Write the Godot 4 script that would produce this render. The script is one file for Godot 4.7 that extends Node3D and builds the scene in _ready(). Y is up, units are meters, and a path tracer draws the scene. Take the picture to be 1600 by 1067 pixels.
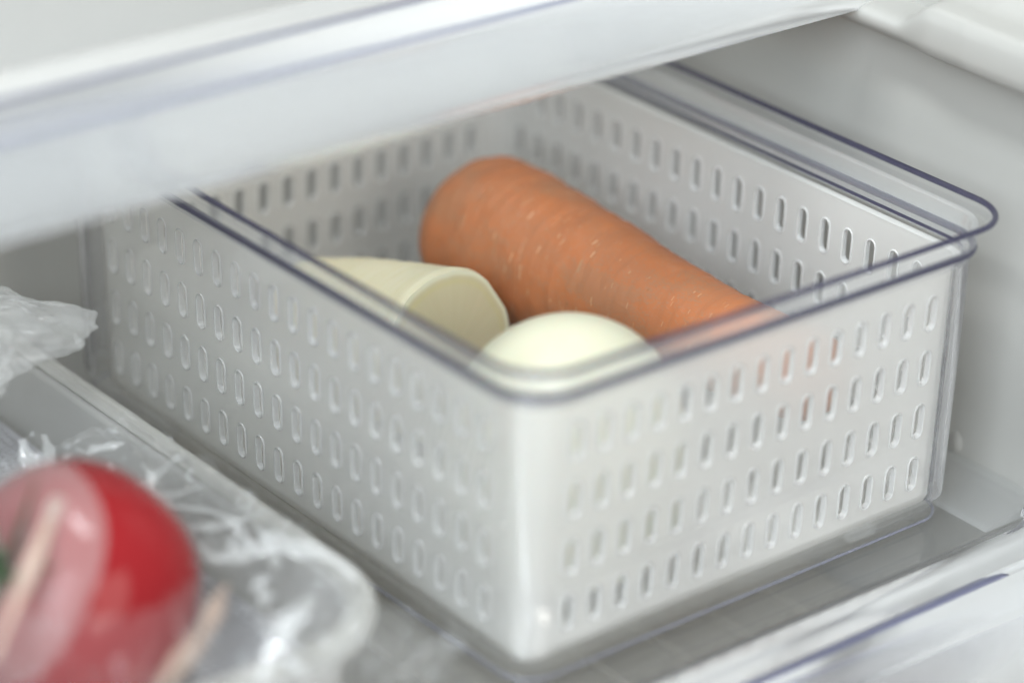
extends Node3D

# ---- shape of the clear container (metres; x right, z towards the open door, y up from the shelf) ----
const BOX_W := 0.199
const BOX_D := 0.268
const BASKET := Rect2(0, -0.258, 0.199, 0.258)
const CORNER := 0.0165

var tris := PackedVector3Array()
var tuv := PackedVector2Array()
var rng := RandomNumberGenerator.new()
var taken := {}


func _ready() -> void:
	rng.seed = 7
	camera_and_light()
	make_materials()
	fridge()
	lower_shelf()
	upper_shelf()
	container()
	basket()
	vegetables()
	tray_and_bags()


# ------------------------------------------------------------------ camera, light
func camera_and_light() -> void:
	var cam := Camera3D.new()
	cam.name = "camera"
	var yaw := 0.6919
	var pit := 0.4553
	var rol := 0.0292
	var fw := Vector3(sin(yaw) * cos(pit), -sin(pit), -cos(yaw) * cos(pit))
	var r := Vector3(cos(yaw), 0, sin(yaw))
	var u := r.cross(fw)
	var r2 := r * cos(rol) + u * sin(rol)
	var u2 := u * cos(rol) - r * sin(rol)
	cam.transform = Transform3D(Basis(r2, u2, -fw), Vector3(-0.5093, 0.5119, 0.6058))
	var at := CameraAttributesPhysical.new()
	at.frustum_focal_length = 24.0 * 4735.0 / 1067.0
	at.frustum_focus_distance = 1.035
	at.frustum_near = 0.05
	at.frustum_far = 50.0
	at.exposure_aperture = 2.75
	cam.attributes = at
	add_child(cam)
	cam.near = 0.05
	cam.far = 50.0

	var env := Environment.new()
	env.background_mode = Environment.BG_COLOR
	env.background_color = Color(0.54, 0.545, 0.555)
	env.background_energy_multiplier = 2.3
	env.tonemap_mode = Environment.TONE_MAPPER_LINEAR
	env.tonemap_exposure = 0.81
	env.sdfgi_enabled = true
	env.ssao_enabled = true
	env.ssil_enabled = true
	var we := WorldEnvironment.new()
	we.name = "room_light"
	we.environment = env
	add_child(we)

	area_light("window_light", Vector3(-0.05, 0.95, 2.5), Vector3(0.05, 0.05, -0.1), Vector2(1.3, 1.5), 3.6, Color(1.0, 0.985, 0.95))
	area_light("side_window_light", Vector3(-1.7, 1.25, 1.1), Vector3(0.0, 0.05, -0.1), Vector2(1.4, 1.4), 7.4, Color(0.93, 0.97, 1.0))

	area_light("fridge_lamp", Vector3(-0.12, 0.712, -0.10), Vector3(-0.10, 0.0, -0.1001), Vector2(0.30, 0.10), 0.42, Color(0.97, 0.99, 1.0))


func area_light(called: String, at: Vector3, to: Vector3, size: Vector2, energy: float, col: Color) -> void:
	var l := AreaLight3D.new()
	l.name = called
	l.area_size = size
	l.light_energy = energy
	l.light_color = col
	l.shadow_enabled = true
	l.position = at
	l.look_at_from_position(at, to, Vector3.UP)
	l.set("area_range", 8.0)
	add_child(l)


# ------------------------------------------------------------------ materials
var M := {}


func solid(col: Color, rough := 0.5, spec := 0.5) -> StandardMaterial3D:
	var m := StandardMaterial3D.new()
	m.albedo_color = col.linear_to_srgb()
	m.roughness = rough
	m.metallic_specular = spec
	return m


# clear or milky plastic with thickness: milky = share of light that scatters inside
func plastic(col: Color, milky: float, rough: float, ior := 0.05) -> StandardMaterial3D:
	var m := solid(col, rough)
	var c := m.albedo_color
	c.a = milky
	m.albedo_color = c
	m.refraction_enabled = true
	m.refraction_scale = ior
	return m


# thin film, smooth: lets light pass straight and shines
func film(a: float, rough := 0.12) -> StandardMaterial3D:
	var m := StandardMaterial3D.new()
	m.albedo_color = Color(0.93, 0.94, 0.94, a)
	m.roughness = rough
	m.transparency = BaseMaterial3D.TRANSPARENCY_ALPHA
	m.cull_mode = BaseMaterial3D.CULL_DISABLED
	return m


func make_materials() -> void:
	M.liner = solid(Color(0.42, 0.415, 0.39), 0.42)
	M.clear = plastic(Color(0.90, 0.90, 0.94), 0.03, 0.03)
	M.basket = plastic(Color(0.985, 0.985, 0.965), 0.42, 0.28)
	M.basket.backlight_enabled = true
	M.basket.backlight = Color(0.55, 0.55, 0.54)
	M.slot = plastic(Color(0.985, 0.985, 0.97), 0.62, 0.26)
	M.trim = plastic(Color(0.80, 0.805, 0.84), 0.14, 0.10)
	M.upper_trim = plastic(Color(0.78, 0.80, 0.81), 0.24, 0.18)
	M.tray = plastic(Color(0.88, 0.88, 0.86), 0.35, 0.25)
	M.film = film(0.05)
	M.film.metallic_specular = 0.30
	M.tray_rim = plastic(Color(0.90, 0.90, 0.87), 0.25, 0.14)
	M.pane = film(0.01, 0.03)
	M.shelf = film(0.06, 0.08)
	M.rim = film(0.04, 0.04)
	M.band = film(0.15, 0.05)
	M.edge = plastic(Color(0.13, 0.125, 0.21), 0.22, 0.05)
	M.border = film(0.12, 0.12)
	M.corner = plastic(Color(0.95, 0.95, 0.97), 0.10, 0.04)
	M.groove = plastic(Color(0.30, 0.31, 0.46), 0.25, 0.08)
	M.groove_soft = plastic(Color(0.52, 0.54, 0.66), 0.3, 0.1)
	M.frost = film(0.15, 0.2)
	M.film_fold = film(0.22, 0.10)
	M.film_fold.metallic_specular = 0.7
	M.white_film = film(0.20, 0.16)
	M.white_film.metallic_specular = 0.42
	M.film_milky = solid(Color(0.85, 0.86, 0.86), 0.3)
	M.film_milky.albedo_color.a = 0.5
	M.film_milky.transparency = BaseMaterial3D.TRANSPARENCY_ALPHA
	M.film_milky.cull_mode = BaseMaterial3D.CULL_DISABLED
	M.haze_film = solid(Color(0.82, 0.80, 0.78), 0.3)
	M.haze_film.albedo_color.a = 0.17
	M.haze_film.transparency = BaseMaterial3D.TRANSPARENCY_ALPHA
	M.haze_film.cull_mode = BaseMaterial3D.CULL_DISABLED
	M.seam = solid(Color(0.62, 0.47, 0.38), 0.35)
	M.seam.albedo_color.a = 0.55
	M.seam.transparency = BaseMaterial3D.TRANSPARENCY_ALPHA
	M.seam.cull_mode = BaseMaterial3D.CULL_DISABLED
	M.drawer = solid(Color(0.36, 0.325, 0.26), 0.5)
	M.carrot = solid(Color.WHITE, 0.48, 0.4)
	M.carrot.subsurf_scatter_enabled = true
	M.carrot.subsurf_scatter_strength = 0.08
	M.onion = solid(Color(0.80, 0.82, 0.66), 0.36, 0.45)
	M.onion.subsurf_scatter_enabled = true
	M.onion.subsurf_scatter_strength = 0.25
	M.radish = solid(Color.WHITE, 0.5, 0.4)
	M.radish.subsurf_scatter_enabled = true
	M.radish.subsurf_scatter_strength = 0.15
	M.cut = solid(Color.WHITE, 0.4, 0.5)
	M.cut.subsurf_scatter_enabled = true
	M.cut.subsurf_scatter_strength = 0.15
	M.tomato = solid(Color(0.25, 0.014, 0.017), 0.10, 0.30)
	M.calyx = solid(Color(0.05, 0.10, 0.035), 0.6)
	M.pad = solid(Color(0.28, 0.28, 0.29), 0.6)


# ------------------------------------------------------------------ mesh helpers
func tri(a: Vector3, b: Vector3, c: Vector3) -> void:   # counter-clockwise seen from outside
	tris.append(a)
	tris.append(b)
	tris.append(c)


func quad(a: Vector3, b: Vector3, c: Vector3, d: Vector3) -> void:
	tri(a, b, c)
	tri(a, c, d)


func uv3(a: Vector2, b: Vector2, c: Vector2) -> void:
	tuv.append(a)
	tuv.append(b)
	tuv.append(c)


func start() -> void:
	tris = PackedVector3Array()
	tuv = PackedVector2Array()


func commit(crease := 38.0) -> ArrayMesh:
	var n := tris.size()
	var fn := PackedVector3Array()
	fn.resize(n / 3)
	var at := {}
	for f in n / 3:
		var cr := (tris[f * 3 + 1] - tris[f * 3]).cross(tris[f * 3 + 2] - tris[f * 3])
		fn[f] = cr
		for k in 3:
			var key := Vector3i((tris[f * 3 + k] * 200000.0).round())
			if at.has(key):
				at[key].append(f)
			else:
				at[key] = PackedInt32Array([f])
	var lim := cos(deg_to_rad(crease))
	var nr := PackedVector3Array()
	nr.resize(n)
	for f in n / 3:
		var own := fn[f].normalized()
		for k in 3:
			var sum := Vector3.ZERO
			for g in at[Vector3i((tris[f * 3 + k] * 200000.0).round())]:
				var o := fn[g]
				if o.normalized().dot(own) >= lim:
					sum += o
			nr[f * 3 + k] = sum.normalized() if sum.length_squared() > 0.0 else (own if own != Vector3.ZERO else Vector3.UP)
	var v := PackedVector3Array()
	var vn := PackedVector3Array()
	var vu := PackedVector2Array()
	for f in n / 3:
		for k in [0, 2, 1]:
			v.append(tris[f * 3 + k])
			vn.append(nr[f * 3 + k])
			if tuv.size() == n:
				vu.append(tuv[f * 3 + k])
	var arr := []
	arr.resize(Mesh.ARRAY_MAX)
	arr[Mesh.ARRAY_VERTEX] = v
	arr[Mesh.ARRAY_NORMAL] = vn
	if vu.size() == v.size():
		arr[Mesh.ARRAY_TEX_UV] = vu
	var m := ArrayMesh.new()
	m.add_surface_from_arrays(Mesh.PRIMITIVE_TRIANGLES, arr)
	return m


func numbered(called: String, parent: Node) -> String:
	var key := str(parent.get_instance_id()) + called
	var k: int = taken.get(key, 0)
	taken[key] = k + 1
	return called if k == 0 else "%s_%03d" % [called, k]


func put(called: String, mesh: Mesh, mat: Material, parent: Node = self) -> MeshInstance3D:
	var o := MeshInstance3D.new()
	o.name = numbered(called, parent)
	o.mesh = mesh
	o.material_override = mat
	parent.add_child(o, true)
	return o


func thing(called: String, label: String, category: String, at := Vector3.ZERO) -> Node3D:
	var o := Node3D.new()
	o.name = numbered(called, self)
	o.position = at
	add_child(o, true)
	return tag(o, label, category)


func tag(o: Node3D, label: String, category := "", group := "", kind := "") -> Node3D:
	o.set_meta("label", label)
	if category:
		o.set_meta("category", category)
	if group:
		o.set_meta("group", group)
	if kind:
		o.set_meta("kind", kind)
	return o


func add_box(lo: Vector3, hi: Vector3) -> void:
	var p := []
	for i in 8:
		p.append(Vector3(hi.x if i & 1 else lo.x, hi.y if i & 2 else lo.y, hi.z if i & 4 else lo.z))
	quad(p[4], p[5], p[7], p[6])
	quad(p[1], p[0], p[2], p[3])
	quad(p[5], p[1], p[3], p[7])
	quad(p[0], p[4], p[6], p[2])
	quad(p[6], p[7], p[3], p[2])
	quad(p[0], p[1], p[5], p[4])


# a profile of (z, y) points swept along x, closed at both ends
func add_prism_x(prof: PackedVector2Array, x0: float, x1: float) -> void:
	var p := prof.duplicate()
	var area := 0.0
	for i in p.size():
		area += p[i].cross(p[(i + 1) % p.size()])
	if area < 0.0:
		p.reverse()
	# with z to the right and y up, counter-clockwise is seen from -x
	for i in p.size():
		var a := p[i]
		var b := p[(i + 1) % p.size()]
		quad(Vector3(x0, a.y, a.x), Vector3(x0, b.y, b.x), Vector3(x1, b.y, b.x), Vector3(x1, a.y, a.x))
	var t := Geometry2D.triangulate_polygon(p)
	for i in t.size() / 3:
		var a := p[t[i * 3]]
		var b := p[t[i * 3 + 1]]
		var c := p[t[i * 3 + 2]]
		if (b - a).cross(c - a) < 0.0:
			var s := b
			b = c
			c = s
		tri(Vector3(x0, a.y, a.x), Vector3(x0, c.y, c.x), Vector3(x0, b.y, b.x))
		tri(Vector3(x1, a.y, a.x), Vector3(x1, b.y, b.x), Vector3(x1, c.y, c.x))


# rounded rectangle seen from above, counter-clockwise; o = outward offset, ext = extra reach on the right side
func loop(o: float, y: float, ext := 0.0, rad := -1.0, seg := 8, rect := Rect2(0, -BOX_D, BOX_W, BOX_D), r0 := CORNER) -> PackedVector3Array:
	var r := maxf(r0 + o, 0.001) if rad < 0.0 else rad
	var x0 := rect.position.x - o
	var x1 := rect.end.x + o + ext
	var z0 := rect.position.y - o
	var z1 := rect.end.y + o
	var c := [Vector2(x1 - r, z0 + r), Vector2(x0 + r, z0 + r), Vector2(x0 + r, z1 - r), Vector2(x1 - r, z1 - r)]
	var out := PackedVector3Array()
	for q in 4:
		for k in seg + 1:
			var a := PI / 2.0 * (q + float(k) / seg)
			out.append(Vector3(c[q].x + r * cos(a), y, c[q].y - r * sin(a)))
	return out


func add_shell(loops: Array, cap_first := true, cap_last := true) -> void:
	for i in loops.size() - 1:
		var a: PackedVector3Array = loops[i]
		var b: PackedVector3Array = loops[i + 1]
		for k in a.size():
			var k2 := (k + 1) % a.size()
			quad(a[k], a[k2], b[k2], b[k])
	for e in 2:
		if not [cap_first, cap_last][e]:
			continue
		var l: PackedVector3Array = loops[0] if e == 0 else loops[-1]
		var mid := Vector3.ZERO
		for p in l:
			mid += p / l.size()
		for k in l.size():
			if e == 0:
				tri(mid, l[(k + 1) % l.size()], l[k])
			else:
				tri(mid, l[k], l[(k + 1) % l.size()])


func add_tube(pts: PackedVector3Array, rad: PackedFloat32Array, seg := 10, flat := 1.0) -> void:
	var rings := []
	var side := Vector3.ZERO
	for i in pts.size():
		var t := (pts[mini(i + 1, pts.size() - 1)] - pts[maxi(i - 1, 0)]).normalized()
		if side == Vector3.ZERO:
			side = t.cross(Vector3.UP if absf(t.y) < 0.9 else Vector3.RIGHT).normalized()
		side = (side - t * side.dot(t)).normalized()
		var up := side.cross(t)
		var ring := PackedVector3Array()
		for k in seg:
			var a := TAU * k / seg
			ring.append(pts[i] + (side * cos(a) + up * sin(a) * flat) * rad[i])
		rings.append(ring)
	for i in rings.size() - 1:
		for k in seg:
			var k2 := (k + 1) % seg
			quad(rings[i][k2], rings[i][k], rings[i + 1][k], rings[i + 1][k2])
	for k in seg:
		tri(pts[0], rings[0][k], rings[0][(k + 1) % seg])
		tri(pts[-1], rings[-1][(k + 1) % seg], rings[-1][k])


# ------------------------------------------------------------------ the fridge
func fridge() -> void:
	start()
	# right wall with its moulded ledge as one profile along z
	add_box(Vector3(0.2275, -0.30, -0.33), Vector3(0.262, 0.72, 0.16))
	var ledge := []
	for i in 31:
		var z := lerpf(-0.085, -0.030, (i - 1) / 28.0)
		if i == 0:
			z = -0.3302
		if i == 30:
			z = 0.16
		var g := smoothstep(-0.066, -0.046, z)
		var p := []
		for v in [[0.2276, 0.1440, 0.0], [0.2270, 0.1475, 0.0], [0.2245, 0.1497, 0.0], [0.2200, 0.1506, 0.0], [0.2135, 0.1511, 0.0], [0.2105, 0.1522, 0.1], [0.2090, 0.1548, 0.25], [0.2087, 0.1570, 0.7], [0.2095, 0.1588, 0.95], [0.2120, 0.1600, 1.0], [0.2180, 0.1604, 1.0], [0.2240, 0.1606, 1.1], [0.2276, 0.1612, 1.5]]:
			p.append(Vector3(v[0] + (1.0 - g) * 0.0035 * (1.0 if v[0] < 0.222 else 0.0), v[1] + g * v[2] * 0.0105, z))
		ledge.append(p)
	for e in ledge.size() - 1:
		for k in 12:
			quad(ledge[e][k], ledge[e][k + 1], ledge[e + 1][k + 1], ledge[e + 1][k])
	for k in range(1, 12):
		tri(ledge[0][0], ledge[0][k + 1], ledge[0][k])
		tri(ledge[30][0], ledge[30][k], ledge[30][k + 1])
	tag(put("right_wall", commit(50), M.liner), "pale grey moulded side wall of the fridge right of the clear container", "", "", "structure")
	var rw: Node3D = get_node("right_wall")
	start()
	var nub := []
	for i in 5:
		nub.append([0.0030 * sqrt(1.0 - pow(i / 4.3, 2.0)), 0.00022 * i])
	for i in 4:
		for k in 12:
			var a := TAU * k / 12
			var b := TAU * (k + 1) / 12
			var f := func(ang: float, j: int) -> Vector3: return Vector3(0.2277 - nub[j][1], 0.006 + nub[j][0] * sin(ang) * 1.5, -0.0324 + nub[j][0] * cos(ang))
			quad(f.call(a, i), f.call(a, i + 1), f.call(b, i + 1), f.call(b, i))
			if i == 3:
				tri(f.call(a, 4), Vector3(0.2277 - 0.00095, 0.006, -0.0324), f.call(b, 4))
	put("wall_bump", commit(60), M.liner, rw)
	var sides := {
		"back_wall": [Vector3(-0.70, -0.30, -0.36), Vector3(0.262, 0.72, -0.3305), "pale grey back wall of the fridge behind the shelves"],
		"left_wall": [Vector3(-0.70, -0.30, -0.33), Vector3(-0.67, 0.72, 0.16), "pale grey left side wall of the fridge"],
		"ceiling": [Vector3(-0.70, 0.7205, -0.36), Vector3(0.262, 0.75, 0.16), "pale grey ceiling of the fridge"],
		"floor": [Vector3(-0.70, -0.33, -0.36), Vector3(0.262, -0.3005, 0.16), "pale grey floor of the fridge below the drawer"],
	}
	for k in sides:
		start()
		add_box(sides[k][0], sides[k][1])
		tag(put(k, commit(), M.liner), sides[k][2], "", "", "structure")
	# drawer under the lower shelf
	var d := thing("crisper_drawer", "dim beige drawer with a ribbed lid seen through the clear lower shelf", "drawer", Vector3(0, -0.30, 0))
	start()
	add_box(Vector3(-0.655, 0.0, -0.325), Vector3(0.222, 0.228, 0.055))
	put("drawer_body", commit(), M.drawer, d)
	for i in 30:
		start()
		var x := -0.633 + 0.0285 * i
		add_prism_z(PackedVector2Array([Vector2(x, 0.2278), Vector2(x, 0.2300), Vector2(x + 0.001, 0.231), Vector2(x + 0.004, 0.231), Vector2(x + 0.005, 0.2300), Vector2(x + 0.005, 0.2278)]), -0.32, 0.05)
		put("lid_rib", commit(), M.drawer, d)


func add_prism_z(prof: PackedVector2Array, z0: float, z1: float) -> void:
	var p := prof.duplicate()
	var area := 0.0
	for i in p.size():
		area += p[i].cross(p[(i + 1) % p.size()])
	if area < 0.0:
		p.reverse()
	for i in p.size():
		var a := p[i]
		var b := p[(i + 1) % p.size()]
		quad(Vector3(a.x, a.y, z1), Vector3(a.x, a.y, z0), Vector3(b.x, b.y, z0), Vector3(b.x, b.y, z1))
	var t := Geometry2D.triangulate_polygon(p)
	for i in t.size() / 3:
		var a := p[t[i * 3]]
		var b := p[t[i * 3 + 1]]
		var c := p[t[i * 3 + 2]]
		if (b - a).cross(c - a) < 0.0:
			var s := b
			b = c
			c = s
		tri(Vector3(a.x, a.y, z1), Vector3(b.x, b.y, z1), Vector3(c.x, c.y, z1))
		tri(Vector3(a.x, a.y, z0), Vector3(c.x, c.y, z0), Vector3(b.x, b.y, z0))


func trim_profile(dz: float, dy: float) -> PackedVector2Array:
	var pts := [[0.0125, -0.0008], [0.017, 0.0012], [0.0195, 0.0036], [0.022, 0.0048], [0.025, 0.005], [0.028, 0.0044], [0.031, 0.0034], [0.0352, 0.0030], [0.0360, 0.0014], [0.0375, 0.0008], [0.0390, 0.0014], [0.0398, 0.0030],
		[0.044, 0.0012], [0.049, -0.0028], [0.0505, -0.0040], [0.0525, -0.0050], [0.058, -0.0115], [0.063, -0.019], [0.0655, -0.0255], [0.0645, -0.0278], [0.0622, -0.0272],
		[0.060, -0.0205], [0.055, -0.0140], [0.048, -0.0080], [0.040, -0.0045], [0.030, -0.0042], [0.0125, -0.0042]]
	var out := PackedVector2Array()
	for p in pts:
		out.append(Vector2(p[0] + dz, p[1] + dy))
	return out


func lower_shelf() -> void:
	var s := thing("clear_shelf", "clear lower fridge shelf under the vegetable container with a ridged front edge", "shelf", Vector3(0, -0.0004, 0))
	start()
	add_box(Vector3(-0.66, -0.0042, -0.325), Vector3(0.2265, 0.0, 0.0122))
	put("shelf_plate", commit(), M.shelf, s)
	start()
	add_prism_x(trim_profile(0, 0), -0.66, 0.2245)
	put("front_trim", commit(45), M.trim, s)
	start()
	add_prism_z(PackedVector2Array([Vector2(0.1965, 0.0002), Vector2(0.1973, 0.0020), Vector2(0.2000, 0.0030), Vector2(0.2245, 0.0040), Vector2(0.2268, 0.0030), Vector2(0.2268, 0.0002)]), -0.32, 0.012)
	put("side_border", commit(45), M.border, s)
	# moulded corner where the side border turns into the front ridge
	start()
	var pts := PackedVector3Array()
	var rad := PackedFloat32Array()
	for i in 15:
		var t := i / 14.0
		var a := t * PI / 2
		pts.append(Vector3(0.2150 - 0.026 * (1.0 - cos(a)), 0.0030, 0.0135 + 0.0095 * sin(a)))
		rad.append(0.0026 - 0.0008 * t)
	add_tube(pts, rad, 10)
	put("corner_fillet", commit(60), M.corner, s)
	trim_lines(s, [["groove", 0.0376, 0.0014, 0.0022, 0.180, M.groove]])


func upper_shelf() -> void:
	var s := thing("glass_shelf", "upper fridge shelf with blurred frosted front trim crossing above the container", "shelf", Vector3(0, 0.1855, -0.148))
	start()
	add_box(Vector3(-0.66, -0.0042, -0.181), Vector3(0.2265, 0.0, 0.0122))
	put("shelf_plate", commit(), M.frost, s)
	start()
	add_prism_x(trim_profile(0, 0), -0.66, 0.2262)
	put("front_trim", commit(45), M.upper_trim, s)
	trim_lines(s, [["groove", 0.0376, 0.0014, 0.0022, 0.226, M.groove], ["fascia_edge", 0.0505, -0.0038, 0.0010, 0.226, M.groove_soft]])


# the moulded groove and edges of a shelf front, tinted like all thick edges of this plastic
func trim_lines(s: Node3D, lines: Array) -> void:
	for e in lines:
		start()
		add_tube(PackedVector3Array([Vector3(-0.655, e[2], e[1]), Vector3(e[4] - 0.010, e[2], e[1]), Vector3(e[4] - 0.003, e[2], e[1]), Vector3(e[4], e[2], e[1])]), PackedFloat32Array([e[3], e[3], e[3] * 0.7, e[3] * 0.15]), 10)
		put(e[0], commit(60), e[5], s)


# ------------------------------------------------------------------ the clear outer box
func container() -> void:
	var c := thing("storage_container", "clear plastic storage container with a wide lip on its right side", "container")
	# rim with its ledge and wide right lip
	start()
	var L := []
	for e in [[-0.0005, 0.0990], [-0.0002, 0.1018], [0.0004, 0.1024], [0.0010, 0.1032], [0.0014, 0.1060], [0.0016, 0.1100], [0.0012, 0.1108], [-0.0006, 0.1108], [-0.0012, 0.1102], [-0.0014, 0.1062], [-0.0018, 0.1054], [-0.0024, 0.1046], [-0.0026, 0.1020], [-0.0027, 0.0990], [-0.0005, 0.0990]]:
		L.append(loop(e[0], e[1]))
	add_shell(L, false, false)
	put("box_rim", commit(50), M.band, c)
	# the wide flat lip on the right side
	start()
	var out := loop(0.0014, 0.0, 0.0088, 0.0185, 10)
	var plan := PackedVector3Array()
	for k in range(33, 44):
		plan.append(out[k])
	for k in 11:
		plan.append(out[k])
	plan.append(Vector3(BOX_W + 0.0018, 0, -BOX_D + 0.004))
	plan.append(Vector3(BOX_W + 0.0018, 0, -0.004))
	add_slab(plan, 0.1088, 0.1107)
	put("wide_lip", commit(40), M.rim, c)
	# the thick edges, where one looks through a long way of plastic and sees its violet tint
	ring_bead(c, "lip_edge", loop(0.0010, 0.1108, 0.0090, 0.0185, 12), 0.0011, M.edge)
	ring_bead(c, "ledge_edge", loop(0.0002, 0.1026, 0.0, -1.0, 12), 0.0014, M.edge)
	ring_bead(c, "seat_edge", loop(-0.0030, 0.1004, 0.0, -1.0, 12), 0.0006, M.edge)
	# the thin upright walls: flat panes between rounded corners
	var prof := [[-0.0018, 0.0105], [-0.0011, 0.05], [-0.0005, 0.0988], [-0.0026, 0.0988], [-0.0032, 0.05], [-0.0039, 0.0105]]
	for side in 4:
		for part in 2:
			start()
			var cols := []
			var ks := [side * 9 + 8, (side * 9 + 9) % 36] if part == 0 else range(side * 9, side * 9 + 9)
			for k in ks:
				var col := PackedVector3Array()
				for e in prof:
					col.append(loop(e[0], e[1])[k])
				cols.append(col)
			for m in cols.size() - 1:
				for v in 6:
					quad(cols[m][v], cols[m + 1][v], cols[m + 1][(v + 1) % 6], cols[m][(v + 1) % 6])
			for v in range(1, 5):
				tri(cols[0][0], cols[0][v], cols[0][v + 1])
				tri(cols[-1][0], cols[-1][v + 1], cols[-1][v])
			put("box_wall" if part == 0 else "wall_corner", commit(30), M.pane if part == 0 or side == 2 else M.corner, c)
	# base with its rounded lower edge
	start()
	L = []
	for e in [[-0.0105, 0.0], [-0.0072, 0.0002], [-0.0048, 0.0012], [-0.0032, 0.003], [-0.0023, 0.0062], [-0.0018, 0.0103], [-0.0039, 0.0103], [-0.0044, 0.0066], [-0.0056, 0.0040], [-0.0076, 0.0025], [-0.0105, 0.0021]]:
		L.append(loop(e[0], e[1]))
	add_shell(L)
	put("box_base", commit(50), M.rim, c)
	ring_bead(c, "base_edge", loop(-0.0045, 0.0016, 0.0, -1.0, 12), 0.0005, M.groove_soft)
	# small lugs on the lower edge that hold the basket
	start()
	add_box(Vector3(0.1450, 0.0062, -0.0056), Vector3(0.1570, 0.0092, -0.0026))
	put("basket_lug", commit(), M.rim, c)
	start()
	add_box(Vector3(0.0028, 0.0062, -0.2215), Vector3(0.0056, 0.0100, -0.2060))
	put("basket_lug", commit(), M.rim, c)


func add_slab(plan: PackedVector3Array, y0: float, y1: float) -> void:   # plan counter-clockwise from above
	var n := plan.size()
	var flat := PackedVector2Array()
	for p in plan:
		flat.append(Vector2(p.x, -p.z))
	for k in n:
		var a := plan[k]
		var b := plan[(k + 1) % n]
		quad(Vector3(a.x, y0, a.z), Vector3(b.x, y0, b.z), Vector3(b.x, y1, b.z), Vector3(a.x, y1, a.z))
	var t := Geometry2D.triangulate_polygon(flat)
	for i in t.size() / 3:
		var q := [t[i * 3], t[i * 3 + 1], t[i * 3 + 2]]
		if (flat[q[1]] - flat[q[0]]).cross(flat[q[2]] - flat[q[0]]) < 0.0:
			q.reverse()
		tri(Vector3(plan[q[0]].x, y1, plan[q[0]].z), Vector3(plan[q[1]].x, y1, plan[q[1]].z), Vector3(plan[q[2]].x, y1, plan[q[2]].z))
		tri(Vector3(plan[q[0]].x, y0, plan[q[0]].z), Vector3(plan[q[2]].x, y0, plan[q[2]].z), Vector3(plan[q[1]].x, y0, plan[q[1]].z))


func ring_bead(parent: Node3D, called: String, path: PackedVector3Array, r: float, mat: Material) -> void:
	start()
	var n := path.size()
	var rings := []
	for i in n:
		var t := (path[(i + 1) % n] - path[(i + n - 1) % n]).normalized()
		var out := t.cross(Vector3.UP).normalized()
		var ring := PackedVector3Array()
		for k in 10:
			var a := TAU * k / 10
			ring.append(path[i] + (out * cos(a) + Vector3.UP * sin(a)) * r)
		rings.append(ring)
	for i in n:
		for k in 10:
			var k2 := (k + 1) % 10
			quad(rings[i][k], rings[(i + 1) % n][k], rings[(i + 1) % n][k2], rings[i][k2])
	put(called, commit(70), mat, parent)


# ------------------------------------------------------------------ the slotted inner basket
const TH := 0.0016


func bo(y: float) -> float:
	return -0.0072 + 0.0027 * y / 0.0985


func bl(o: float, y: float) -> PackedVector3Array:
	return loop(o, y, 0.0, -1.0, 8, BASKET, 0.015)


func stadium(a: float, b: float) -> Array:     # 16 points, counter-clockwise, half width a, half height b
	var h := b - a
	var q := [Vector2(a, 0), Vector2(a, h), Vector2(a * 0.82, h + a * 0.57), Vector2(a * 0.45, h + a * 0.89)]
	var out := []
	out.append_array(q)
	out.append(Vector2(0, b))
	for i in [3, 2, 1]:
		out.append(Vector2(-q[i].x, q[i].y))
	for i in 8:
		out.append(-out[i])
	return out


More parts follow.
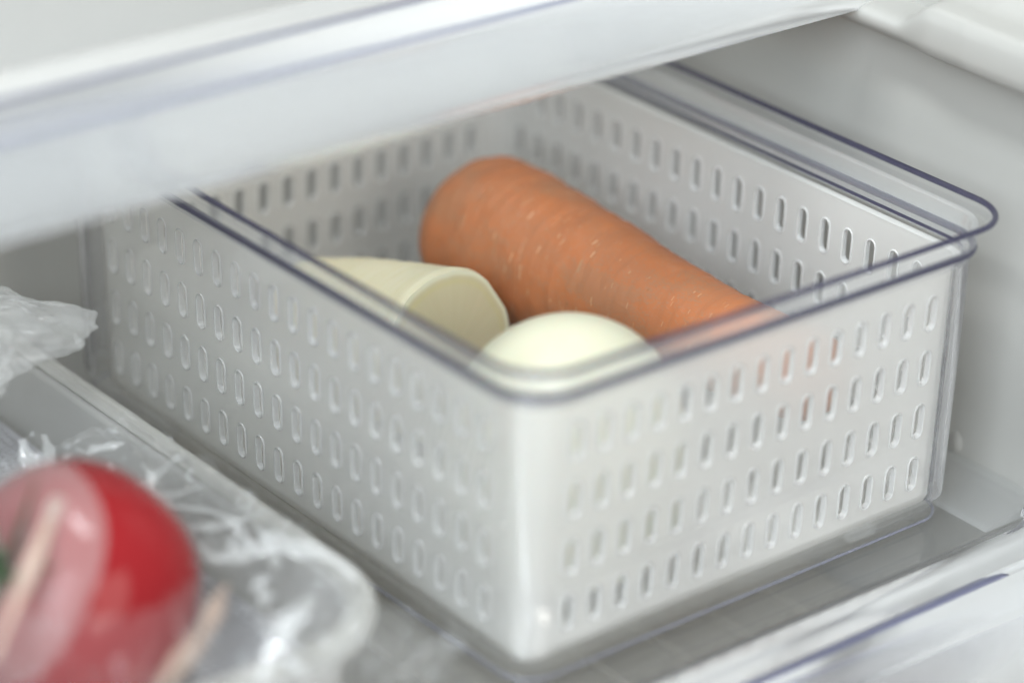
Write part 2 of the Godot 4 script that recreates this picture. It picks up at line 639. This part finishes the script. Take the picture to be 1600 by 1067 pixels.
func basket() -> void:
	var b := thing("slotted_basket", "milky white basket with rows of slots nested in the clear container", "basket", Vector3(0, 0, 0))
	var ya := 0.0821 - 3.0 * 0.0204 - 0.0102
	var yb := 0.0923
	var sides := [
		# base point on the outer rectangle, direction along, outward, length, columns
		[Vector3(0, 0, 0), Vector3(1, 0, 0), Vector3(0, 0, 1), BOX_W, 15, 0.0239, 0.01092],
		[Vector3(BOX_W, 0, 0), Vector3(0, 0, -1), Vector3(1, 0, 0), 0.258, 20, 0.0270, 0.01116],
		[Vector3(BOX_W, 0, -0.258), Vector3(-1, 0, 0), Vector3(0, 0, -1), BOX_W, 15, 0.0222, 0.01092],
		[Vector3(0, 0, -0.258), Vector3(0, 0, 1), Vector3(-1, 0, 0), 0.258, 20, 0.0190, 0.01116],
	]
	start()
	var hole := stadium(0.0024, 0.0066)
	var spots := []
	for s in sides:
		var cols: int = s[4]
		for c in cols:
			var sc: float = s[5] + s[6] * c
			var l0: float = 0.015 - sc if c == 0 else -s[6] / 2.0
			var l1: float = s[3] - 0.015 - sc if c == cols - 1 else s[6] / 2.0
			var h := 0.0102
			for r in 4:
				var yc := 0.0821 - 0.0204 * r
				var rect := [Vector2(l1, 0), Vector2(l1, h / 2), Vector2(l1, h), Vector2(l1 / 2, h), Vector2(0, h), Vector2(l0 / 2, h), Vector2(l0, h), Vector2(l0, h / 2), Vector2(l0, 0),
					Vector2(l0, -h / 2), Vector2(l0, -h), Vector2(l0 / 2, -h), Vector2(0, -h), Vector2(l1 / 2, -h), Vector2(l1, -h), Vector2(l1, -h / 2)]
				var at := func(p: Vector2, deep: float) -> Vector3:
					var y: float = yc + p.y
					return s[0] + s[1] * (sc + p.x) + Vector3(0, y, 0) + s[2] * (bo(y) - deep)
				for i in 16:
					var j := (i + 1) % 16
					quad(at.call(rect[i], 0.0), at.call(rect[j], 0.0), at.call(hole[j], 0.0), at.call(hole[i], 0.0))
					quad(at.call(rect[j], TH), at.call(rect[i], TH), at.call(hole[i], TH), at.call(hole[j], TH))
					quad(at.call(hole[i], 0.0), at.call(hole[j], 0.0), at.call(hole[j], TH), at.call(hole[i], TH))
				spots.append([at.call(Vector2.ZERO, 0.0), s[1], s[2]])
	# corners between the slotted panels
	for q in 4:
		for i in 16:
			var y0 := ya + 0.0051 * i
			var y1 := y0 + 0.0051
			for deep in [0.0, TH]:
				var l0 := bl(bo(y0) - deep, y0)
				var l1 := bl(bo(y1) - deep, y1)
				for k in 8:
					var n := q * 9 + k
					if deep == 0.0:
						quad(l0[n], l0[n + 1], l1[n + 1], l1[n])
					else:
						quad(l0[n + 1], l0[n], l1[n], l1[n + 1])
	# rim and floor
	add_shell([bl(bo(yb), yb), bl(bo(0.0963), 0.0963), bl(-0.0040, 0.0966), bl(-0.0034, 0.0974), bl(-0.0038, 0.0984), bl(-0.0054, 0.0987), bl(-0.0066, 0.0981), bl(bo(0.0968) - TH, 0.0968), bl(bo(yb) - TH, yb)], false, false)
	add_shell([bl(-0.0130, 0.0050), bl(-0.0105, 0.0052), bl(-0.0084, 0.0066), bl(bo(0.0095) - 0.0002, 0.0095), bl(bo(ya), ya)], true, false)
	add_shell([bl(bo(ya) - TH, ya), bl(bo(0.0098) - TH, 0.0098), bl(-0.0118, 0.0076), bl(-0.0136, 0.0070)], false, true)
	put("basket_body", commit(40), M.basket, b)
	# raised collar round each slot, one mesh shared by all
	start()
	var so := stadium(0.0026, 0.0068)
	var sm := stadium(0.0024, 0.0066)
	var si := stadium(0.0020, 0.0062)
	var lv := [[so, -TH - 0.0001], [so, 0.0002], [sm, 0.0005], [stadium(0.0022, 0.0064), 0.0005], [si, 0.0003], [si, -TH - 0.0002], [stadium(0.0022, 0.0064), -TH - 0.0003], [sm, -TH - 0.0003], [so, -TH - 0.0001]]
	for i in lv.size() - 1:
		for k in 16:
			var j := (k + 1) % 16
			var p: Array = lv[i][0]
			var q2: Array = lv[i + 1][0]
			quad(Vector3(p[k].x, p[k].y, lv[i][1]), Vector3(p[j].x, p[j].y, lv[i][1]), Vector3(q2[j].x, q2[j].y, lv[i + 1][1]), Vector3(q2[k].x, q2[k].y, lv[i + 1][1]))
	var collar := commit(50)
	var tilt := atan(0.0027 / 0.0985)
	for p in spots:
		var o := put("slot_collar", collar, M.slot, b)
		var n: Vector3 = (p[2] - Vector3.UP * tilt).normalized()
		o.transform = Transform3D(Basis(p[1], n.cross(p[1]).normalized(), n), p[0])


# ------------------------------------------------------------------ vegetables
func noise(freq: float, sd: int) -> FastNoiseLite:
	var n := FastNoiseLite.new()
	n.seed = sd
	n.frequency = freq
	n.fractal_octaves = 4
	return n


# rows of rings with uv: u round, v along
func add_rings(rings: Array, wrap := true) -> void:
	var nr := rings.size()
	for i in nr - 1:
		var n: int = rings[i].size()
		for k in n:
			var k2 := (k + 1) % n
			var a: Vector3 = rings[i][k]
			var b: Vector3 = rings[i][k2]
			var c: Vector3 = rings[i + 1][k2]
			var d: Vector3 = rings[i + 1][k]
			var ua := float(k) / n
			var ub := float(k + 1) / n
			var va := float(i) / (nr - 1)
			var vb := float(i + 1) / (nr - 1)
			quad(a, b, c, d)
			uv3(Vector2(ua, va), Vector2(ub, va), Vector2(ub, vb))
			uv3(Vector2(ua, va), Vector2(ub, vb), Vector2(ua, vb))


func carrot_texture() -> Array:
	var w := 512
	var h := 1024
	var im := Image.create(w, h, false, Image.FORMAT_RGB8)
	var bump := Image.create(w, h, false, Image.FORMAT_RGB8)
	var n1 := noise(0.9, 3)
	var n2 := noise(7.0, 4)
	var n3 := noise(0.6, 5)
	for y in h:
		for x in w:
			var a := TAU * x / w
			var p := Vector3(cos(a) * 2.0, sin(a) * 2.0, y / 90.0)
			var v := n1.get_noise_3dv(p)
			var f := n2.get_noise_3dv(p * Vector3(1, 1, 2.2))
			var c := Color(0.50, 0.175, 0.068)
			c = c.lerp(Color(0.46, 0.180, 0.082), clampf(0.5 + v * 0.9, 0, 1))
			c = c.lerp(Color(0.42, 0.205, 0.12), clampf(f * 1.4 - 0.10, 0, 0.6))
			var ringv := n3.get_noise_3d(cos(a) * 0.7, sin(a) * 0.7, y / 9.0)
			c = c.lerp(Color(0.37, 0.155, 0.075), clampf(ringv * 1.2 - 0.14, 0, 0.28))
			var dull := n1.get_noise_3dv(p * 0.55 + Vector3(40, 0, 0)) * 1.9 + f * 0.9 - 0.02
			c = c.lerp(Color(0.37, 0.195, 0.110), clampf(dull, 0, 0.5))
			c = c.lerp(Color(0.38, 0.17, 0.07), clampf((0.16 - y / float(h)) * 4.0, 0, 0.6))
			im.set_pixel(x, y, c.linear_to_srgb())
			var g := 0.55 + 0.12 * f
			bump.set_pixel(x, y, Color(g, g, g))
	# rootlet scars: short pale dashes across the root, some with a dark pit
	for i in 480:
		var x := rng.randi_range(0, w - 1)
		var y := rng.randi_range(20, h - 20)
		var len := int(rng.randf_range(4, 12) * (2.6 if rng.randf() < 0.12 else 1.0))
		var th := 1 if rng.randf() < 0.45 else 2
		var col := Color(0.74, 0.48, 0.29).lerp(Color(0.36, 0.22, 0.12), rng.randf()).linear_to_srgb()
		var strength := rng.randf_range(0.25, 0.85)
		var lean := rng.randf_range(-0.25, 0.25)
		for k in len:
			for t in th:
				var px := (x + k) % w
				var py := clampi(y + t + int(k * lean), 0, h - 1)
				im.set_pixel(px, py, im.get_pixel(px, py).lerp(col, strength))
				bump.set_pixel(px, py, Color(0.3, 0.3, 0.3))
	for i in 60:
		var x := rng.randi_range(6, w - 7)
		var y := rng.randi_range(20, h - 20)
		var rr := rng.randf_range(1.5, 4.5)
		for dy in range(-5, 6):
			for dx in range(-5, 6):
				var dd := Vector2(dx * 0.8, dy * 1.6).length()
				if dd < rr:
					var px := x + dx
					var py := y + dy
					im.set_pixel(px, py, im.get_pixel(px, py).lerp(Color(0.22, 0.12, 0.05).linear_to_srgb(), 0.5 * (1.0 - dd / rr)))
	return [ImageTexture.create_from_image(im), ImageTexture.create_from_image(bump)]


func vegetables() -> void:
	# carrot: thick end at the back, tip resting high against the front wall
	var t := carrot_texture()
	M.carrot.albedo_texture = t[0]
	M.carrot.heightmap_enabled = true
	M.carrot.heightmap_texture = t[1]
	M.carrot.heightmap_scale = 0.035
	start()
	var rings := []
	var a := Vector3(0.1420, 0.0500, -0.2160)
	var b := Vector3(0.1440, 0.0590, -0.0165)
	var ax := (b - a).normalized()
	var sx := ax.cross(Vector3.UP).normalized()
	var sy := sx.cross(ax)
	var wob := noise(26.0, 9)
	var N := 240
	var creases := noise(1.0, 17)
	creases.fractal_type = FastNoiseLite.FRACTAL_RIDGED
	creases.fractal_octaves = 2
	for i in N + 1:
		var f := i / float(N)
		f = 0.5 - 0.5 * cos(f * PI) if true else f
		var r := lerpf(0.0294, 0.0158, f) + 0.0012 * sin(f * 5.0 + 0.6) + 0.0006 * sin(f * 13.0 + 2.0) + 0.0012 * exp(-pow((f - 0.2) / 0.12, 2.0))
		if f < 0.13:
			r *= sqrt(maxf(0.0, 1.0 - pow(1.0 - f / 0.13, 2.2)))
		if f > 0.93:
			r *= sqrt(maxf(0.0, 1.0 - pow((f - 0.93) / 0.07, 2.4)))
		var ring := []
		var mid := a.lerp(b, f) + sy * 0.0012 * sin(f * 7.0) + sx * 0.001 * sin(f * 4.0 + 1.0)
		for k in 96:
			var ang := -TAU * k / 96
			var dir := sx * cos(ang) + sy * sin(ang)
			var rr := r * (1.0 + 0.06 * wob.get_noise_3dv(mid + dir * r) - 0.022 * maxf(0.0, creases.get_noise_3d(cos(ang) * 0.55, sin(ang) * 0.55, f * 34.0)))
			ring.append(mid + dir * rr)
		rings.append(ring)
	add_rings(rings)
	tag(put("carrot", commit(80), M.carrot), "large unpeeled orange carrot lying along the right side of the white basket", "carrot")

	# peeled onion in the near corner
	start()
	rings = []
	var oc := Vector3(0.0575, 0.0512, -0.0500)
	var on := noise(18.0, 21)
	for i in 61:
		var th := PI * i / 60.0          # from the base up to the crown
		var ring := []
		for k in 80:
			var ang := -TAU * k / 80
			var h := -cos(th)
			var r := sin(th)
			if h < 0.0:                  # full sides, flatter base
				r = pow(1.0 - pow(-h, 3.6), 1.0 / 3.6)
			var dir := Vector3(cos(ang), 0, sin(ang))
			var y := h * (0.0412 if h > 0.0 else 0.0432)
			var rib := 1.0 + 0.003 * sin(ang * 7.0 + 1.3) * r + 0.016 * on.get_noise_3dv(dir * r * 0.04 + Vector3(0, y, 0))
			ring.append(oc + dir * r * 0.0400 * rib + Vector3(0.10 * maxf(y, 0.0), y, -0.06 * maxf(y, 0.0)))
		rings.append(ring)
	add_rings(rings)
	var om := Image.create(512, 256, false, Image.FORMAT_RGB8)
	var ln := noise(0.02, 31)
	for y in 256:
		for x in 512:
			var v := ln.get_noise_2d(x * 6.0, y * 0.35)
			var c := Color(0.66, 0.65, 0.51).lerp(Color(0.60, 0.59, 0.42), clampf(0.35 + v * 0.35, 0, 1))
			om.set_pixel(x, y, c.linear_to_srgb())
	M.onion.albedo_color = Color.WHITE
	M.onion.albedo_texture = ImageTexture.create_from_image(om)
	tag(put("onion", commit(80), M.onion), "smooth peeled white onion in the near corner of the basket", "onion")

	# cut white radish
	var rd := thing("radish_piece", "pale cut piece of white radish between the onion and the carrot", "radish", Vector3(0.0785, 0.0405, -0.1385))
	var n := Vector3(0.13, 0.13, 0.98).normalized()
	var back := Vector3(-0.006, -0.0135, -0.0830)
	var s := Vector3.UP.cross(n).normalized()
	var u := n.cross(s)
	var bx := Vector3.UP.cross(-back.normalized()).normalized()
	var by := (-back.normalized()).cross(bx)
	start()
	rings = []
	var wn := noise(22.0, 41)
	for i in 41:
		var f := i / 40.0
		var r := lerpf(0.0205, 0.0320, pow(f, 0.75))
		if f < 0.12:
			r *= sqrt(maxf(0.0, 1.0 - pow(1.0 - f / 0.12, 2.2)))
		var ring := []
		var mid := back * (1.0 - f)
		for k in 64:
			var ang := TAU * k / 64
			var d0 := bx * cos(ang) + by * sin(ang)
			var d1 := s * cos(ang) + u * sin(ang)
			var dir := d0.lerp(d1, f).normalized()
			var rr := r * (1.0 + 0.05 * wn.get_noise_3dv(mid + dir * r) - (0.03 * smoothstep(0.97, 1.0, f)))
			# a paring cut has taken a flat off the right side
			var flat := cos(wrapf(ang - 0.55, -PI, PI))
			if flat > 0.0:
				rr = minf(rr, r * 0.95 / maxf(flat, 0.05))
			ring.append(mid + dir * rr)
		rings.append(ring)
	add_rings(rings)
	var sk := Image.create(512, 512, false, Image.FORMAT_RGB8)
	var s1 := noise(0.012, 51)
	for y in 512:
		for x in 512:
			var v := s1.get_noise_2d(x * 0.8, y * 3.0)
			var v2 := s1.get_noise_2d(x * 5.0 + 900.0, y * 9.0)
			var c := Color(0.80, 0.75, 0.56).lerp(Color(0.75, 0.69, 0.45), clampf(0.5 + v * 0.6, 0, 1))
			c = c.lerp(Color(0.66, 0.58, 0.36), clampf(v2 * 1.6 - 0.55, 0, 0.7))
			sk.set_pixel(x, y, c.linear_to_srgb())
	M.radish.albedo_texture = ImageTexture.create_from_image(sk)
	put("radish_skin", commit(60), M.radish, rd)
	start()
	var edge: Array = rings[-1]
	for ringi in 8:
		var f0 := 1.0 - ringi / 8.0
		var f1 := 1.0 - (ringi + 1) / 8.0
		for k in 64:
			var k2 := (k + 1) % 64
			var bulge := func(p: Vector3, f: float) -> Vector3: return p * f + n * 0.0012 * (1.0 - f * f)
			var uvp := func(kk: int, f: float) -> Vector2: return Vector2(0.5, 0.5) + Vector2(cos(TAU * kk / 64), sin(TAU * kk / 64)) * 0.49 * f
			quad(bulge.call(edge[k], f0), bulge.call(edge[k2], f0), bulge.call(edge[k2], f1), bulge.call(edge[k], f1))
			uv3(uvp.call(k, f0), uvp.call(k + 1, f0), uvp.call(k + 1, f1))
			uv3(uvp.call(k, f0), uvp.call(k + 1, f1), uvp.call(k, f1))
	var cf := Image.create(512, 512, false, Image.FORMAT_RGB8)
	var c1 := noise(0.02, 61)
	for y in 512:
		for x in 512:
			var p := Vector2(x - 256, y - 256) / 250.0
			var r := p.length()
			var ang := p.angle()
			var v := c1.get_noise_2d(cos(ang) * 260.0 + r * 20.0, sin(ang) * 260.0)
			var c := Color(0.66, 0.61, 0.42).lerp(Color(0.60, 0.55, 0.35), clampf(0.5 + v * 0.3, 0, 1))
			c = c.lerp(Color(0.64, 0.58, 0.26), 0.4 * exp(-pow((r - 0.88) / 0.035, 2.0)))
			c = c.lerp(Color(0.78, 0.77, 0.58), smoothstep(0.92, 0.98, r))
			cf.set_pixel(x, y, c.linear_to_srgb())
	M.cut.albedo_texture = ImageTexture.create_from_image(cf)
	put("cut_face", commit(60), M.cut, rd)


# ------------------------------------------------------------------ tray, tomato and bags on the left
const TOM := Vector3(-0.1155, 0.0440, -0.0740)
const TOM_R := 0.0412


func tomato_point(th: float, ang: float, grow := 0.0) -> Vector3:
	# th from the stalk end; five soft lobes and a sunk shoulder
	var ax := Vector3(-0.778, 0.622, 0.028).normalized()
	var x := ax.cross(Vector3.UP).normalized()
	var y := x.cross(ax)
	var lobes := 1.0 + 0.022 * cos(ang * 5.0 + 0.7) * sin(th) + 0.012 * cos(ang * 3.0)
	var r := (TOM_R * lobes + grow) * sin(th)
	var h := cos(th) * (TOM_R * 0.90 + grow) - 0.010 * exp(-pow(th / 0.34, 2.0)) 
	return TOM + (x * cos(ang) + y * sin(ang)) * r + ax * h


func tray_and_bags() -> void:
	var rect := Rect2(-0.240, -0.292, 0.2135, 0.2720)
	var tr := thing("food_tray", "low clear tray with a milky rolled rim holding the bagged tomato", "tray")
	start()
	var q := func(o: float, y: float) -> PackedVector3Array: return loop(o, y, 0.0, -1.0, 8, rect, 0.036)
	add_shell([q.call(-0.012, 0.0004), q.call(-0.009, 0.0008), q.call(-0.0075, 0.0024), q.call(-0.0050, 0.0265), q.call(-0.0040, 0.0280), q.call(-0.0005, 0.0284), q.call(0.0002, 0.0292), q.call(-0.0002, 0.0304), q.call(-0.0018, 0.0312), q.call(-0.0042, 0.0312), q.call(-0.0058, 0.0302), q.call(-0.0063, 0.0280), q.call(-0.0088, 0.0034), q.call(-0.0102, 0.0020), q.call(-0.012, 0.0016)])
	put("tray_body", commit(50), M.tray, tr)
	start()
	add_shell([q.call(-0.0052, 0.0312), q.call(-0.0012, 0.0310), q.call(0.0018, 0.0302), q.call(0.0026, 0.0276), q.call(0.0036, 0.0276), q.call(0.0036, 0.0304), q.call(0.0024, 0.0324), q.call(-0.0002, 0.0334), q.call(-0.0036, 0.0334), q.call(-0.0056, 0.0324), q.call(-0.0052, 0.0312)], false, false)
	put("tray_rim", commit(60), M.tray_rim, tr)
	start()
	# dimpled liner on the tray floor
	var nx := 150
	var nz := 200
	var px := func(i: int, j: int) -> Vector3:
		var x := lerpf(-0.218, -0.0395, i / float(nx))
		var z := lerpf(-0.278, -0.052, j / float(nz))
		var d := sin(x * TAU / 0.0036) * sin(z * TAU / 0.0036)
		return Vector3(x, 0.0062 + 0.0012 * d, z)
	for i in nx:
		for j in nz:
			quad(px.call(i, j), px.call(i, j + 1), px.call(i + 1, j + 1), px.call(i + 1, j))
	put("dimpled_liner", commit(80), M.pad, tr)

	# tomato
	var to := thing("tomato", "large ripe red tomato lying on its side in the tray", "tomato")
	start()
	var rings := []
	for i in 41:
		var ring := []
		for k in 60:
			ring.append(tomato_point(PI * (1.0 - i / 40.0), TAU * k / 60))
		rings.append(ring)
	add_rings(rings)
	put("tomato_flesh", commit(80), M.tomato, to)
	for k in 5:
		start()
		var pts := PackedVector3Array()
		var rad := PackedFloat32Array()
		for i in 9:
			var f := i / 8.0
			pts.append(tomato_point(0.06 + 0.62 * f, TAU * k / 5 + 0.5 + 0.25 * sin(f * 3.0 + k), 0.0018 + 0.004 * f * f))
			rad.append(0.0042 * (1.0 - f * 0.9))
		add_tube(pts, rad, 8, 0.28)
		put("sepal", commit(70), M.calyx, to)
	start()
	var ax := Vector3(-0.778, 0.622, 0.028).normalized()
	var tp := tomato_point(0.0, 0.0)
	add_tube(PackedVector3Array([tp - ax * 0.002, tp + ax * 0.004, tp + ax * 0.009 + Vector3(0, 0.002, 0)]), PackedFloat32Array([0.003, 0.0024, 0.0028]), 8)
	put("stalk", commit(70), M.calyx, to)

	# crumpled clear bag draped over the tomato
	var bag := thing("tomato_bag", "crumpled clear plastic bag draped over the red tomato and the tray rim", "plastic bag")
	var n1 := noise(26.0, 71)
	n1.fractal_type = FastNoiseLite.FRACTAL_RIDGED
	var n2 := noise(70.0, 72)
	var gx := 130
	var gz := 140
	var drape := func(i: int, j: int) -> Vector3:
		var x := lerpf(-0.215, -0.0265, i / float(gx))
		var z := lerpf(-0.180, 0.010, j / float(gz))
		var d := Vector2(x - TOM.x, z - TOM.z).length()
		var k := d / (TOM_R + 0.0035)
		var top := TOM.y + (TOM_R + 0.0035) * sqrt(maxf(0.0, 1.0 - k * k)) if k < 1.0 else 0.0
		var skirt := 0.030 + 0.030 * exp(-pow(maxf(d - TOM_R * 0.7, 0.0) / 0.020, 2.0))
		var cr := n1.get_noise_3d(x, z * 1.3, 0.1) * 0.010 + n2.get_noise_2d(x, z) * 0.0035
		var away := smoothstep(0.55, 1.15, k)
		return Vector3(x + n2.get_noise_2d(z, x) * 0.002, maxf(top, skirt + cr * away) , z)
	start()
	for i in gx:
		for j in gz:
			var cc: Vector3 = drape.call(i, j)
			if Vector2(cc.x - TOM.x, cc.z - TOM.z).length() < TOM_R * 1.0:
				continue
			quad(drape.call(i, j), drape.call(i, j + 1), drape.call(i + 1, j + 1), drape.call(i + 1, j))
	put("bag_film", commit(24), M.film, bag)
	fold(bag, "bag_seam", [Vector3(-0.0965, 0.0720, -0.0960), Vector3(-0.1060, 0.0795, -0.0840), Vector3(-0.1250, 0.0810, -0.0630), Vector3(-0.1450, 0.0730, -0.0460), Vector3(-0.162, 0.058, -0.036)], 0.0024, M.seam)
	fold(bag, "bag_seam", [Vector3(-0.0760, 0.046, -0.0480), Vector3(-0.0900, 0.055, -0.0310), Vector3(-0.1080, 0.0620, -0.0100), Vector3(-0.1300, 0.066, 0.0080), Vector3(-0.150, 0.062, 0.022)], 0.0024, M.seam)
	# loose creases and twisted edges of the film between the tomato and the tray rim
	for i in 26:
		var x := rng.randf_range(-0.080, -0.042)
		var z := rng.randf_range(-0.165, -0.012)
		var dir := Vector3(rng.randf_range(-1, 1), 0, rng.randf_range(-1.2, 1.2)).normalized() * rng.randf_range(0.003, 0.0085)
		var y := 0.034 + rng.randf() * 0.012
		var keys := []
		for k in 4:
			keys.append(Vector3(x, y, z) + dir * (k - 1.5) + Vector3(rng.randf_range(-1, 1), rng.randf_range(-1, 1), rng.randf_range(-1, 1)) * 0.0035)
		fold(bag, "bag_fold", keys, rng.randf_range(0.0010, 0.0030), M.film_fold)
	fold(bag, "bag_fold", [Vector3(-0.0930, 0.040, -0.0060), Vector3(-0.0820, 0.047, -0.0120), Vector3(-0.0700, 0.049, -0.0190), Vector3(-0.0600, 0.046, -0.0270)], 0.0034, M.film_fold)
	fold(bag, "bag_fold", [Vector3(-0.0660, 0.040, -0.0720), Vector3(-0.0500, 0.045, -0.0600), Vector3(-0.0380, 0.043, -0.0480), Vector3(-0.0330, 0.037, -0.0400)], 0.0045, M.film_fold)
	# hazy doubled layer of film over the stalk half of the tomato
	start()
	var hz := func(i: int, j: int) -> Vector3:
		var th := lerpf(0.05, 0.95, i / 24.0)
		var ang := TAU * j / 60.0
		return tomato_point(th, ang, 0.0030 + 0.0012 * n2.get_noise_2d(th * 0.04, ang * 0.03))
	for i in 24:
		for j in 60:
			quad(hz.call(i, j), hz.call(i + 1, j), hz.call(i + 1, j + 1), hz.call(i, j + 1))
	put("bag_double_layer", commit(60), M.haze_film, bag)

	# white crumpled bag further back
	start()
	rings = []
	var cn := noise(30.0, 81)
	cn.fractal_type = FastNoiseLite.FRACTAL_RIDGED
	for i in 97:
		var th := PI * (1.0 - i / 96.0)
		var ring := []
		for k in 144:
			var ang := -TAU * k / 144
			var d := Vector3(sin(th) * cos(ang) * 0.042, cos(th) * 0.014, sin(th) * sin(ang) * 0.040)
			var c := cn.get_noise_3dv(d) 
			var tipx := maxf(0.0, cos(ang)) * sin(th)
			var p := Vector3(-0.0985, 0.0680, -0.2080) + d * (1.0 + 0.30 * c) + Vector3(0.022, -0.008, 0.004) * pow(tipx, 5.0)
			ring.append(p)
		rings.append(ring)
	for r in rings:
		r.reverse()
	add_rings(rings)
	tuv = PackedVector2Array()
	tag(put("white_bag", commit(28), M.white_film), "crumpled white translucent bag at the back of the tray under the upper shelf", "plastic bag")


func fold(parent: Node3D, called: String, keys: Array, wide: float, mat: Material) -> void:
	start()
	var cv := Curve3D.new()
	for i in keys.size():
		var t: Vector3 = (keys[mini(i + 1, keys.size() - 1)] - keys[maxi(i - 1, 0)]) / 6.0
		cv.add_point(keys[i], -t, t)
	var L := cv.get_baked_length()
	var pts := PackedVector3Array()
	var rad := PackedFloat32Array()
	for i in 31:
		var f := i / 30.0
		pts.append(cv.sample_baked(f * L, true))
		rad.append(wide * (0.45 + 0.55 * sin(PI * f)) * (1.0 + 0.25 * sin(f * 17.0 + wide * 900.0)))
	add_tube(pts, rad, 10, 0.22)
	put(called, commit(60), mat, parent)
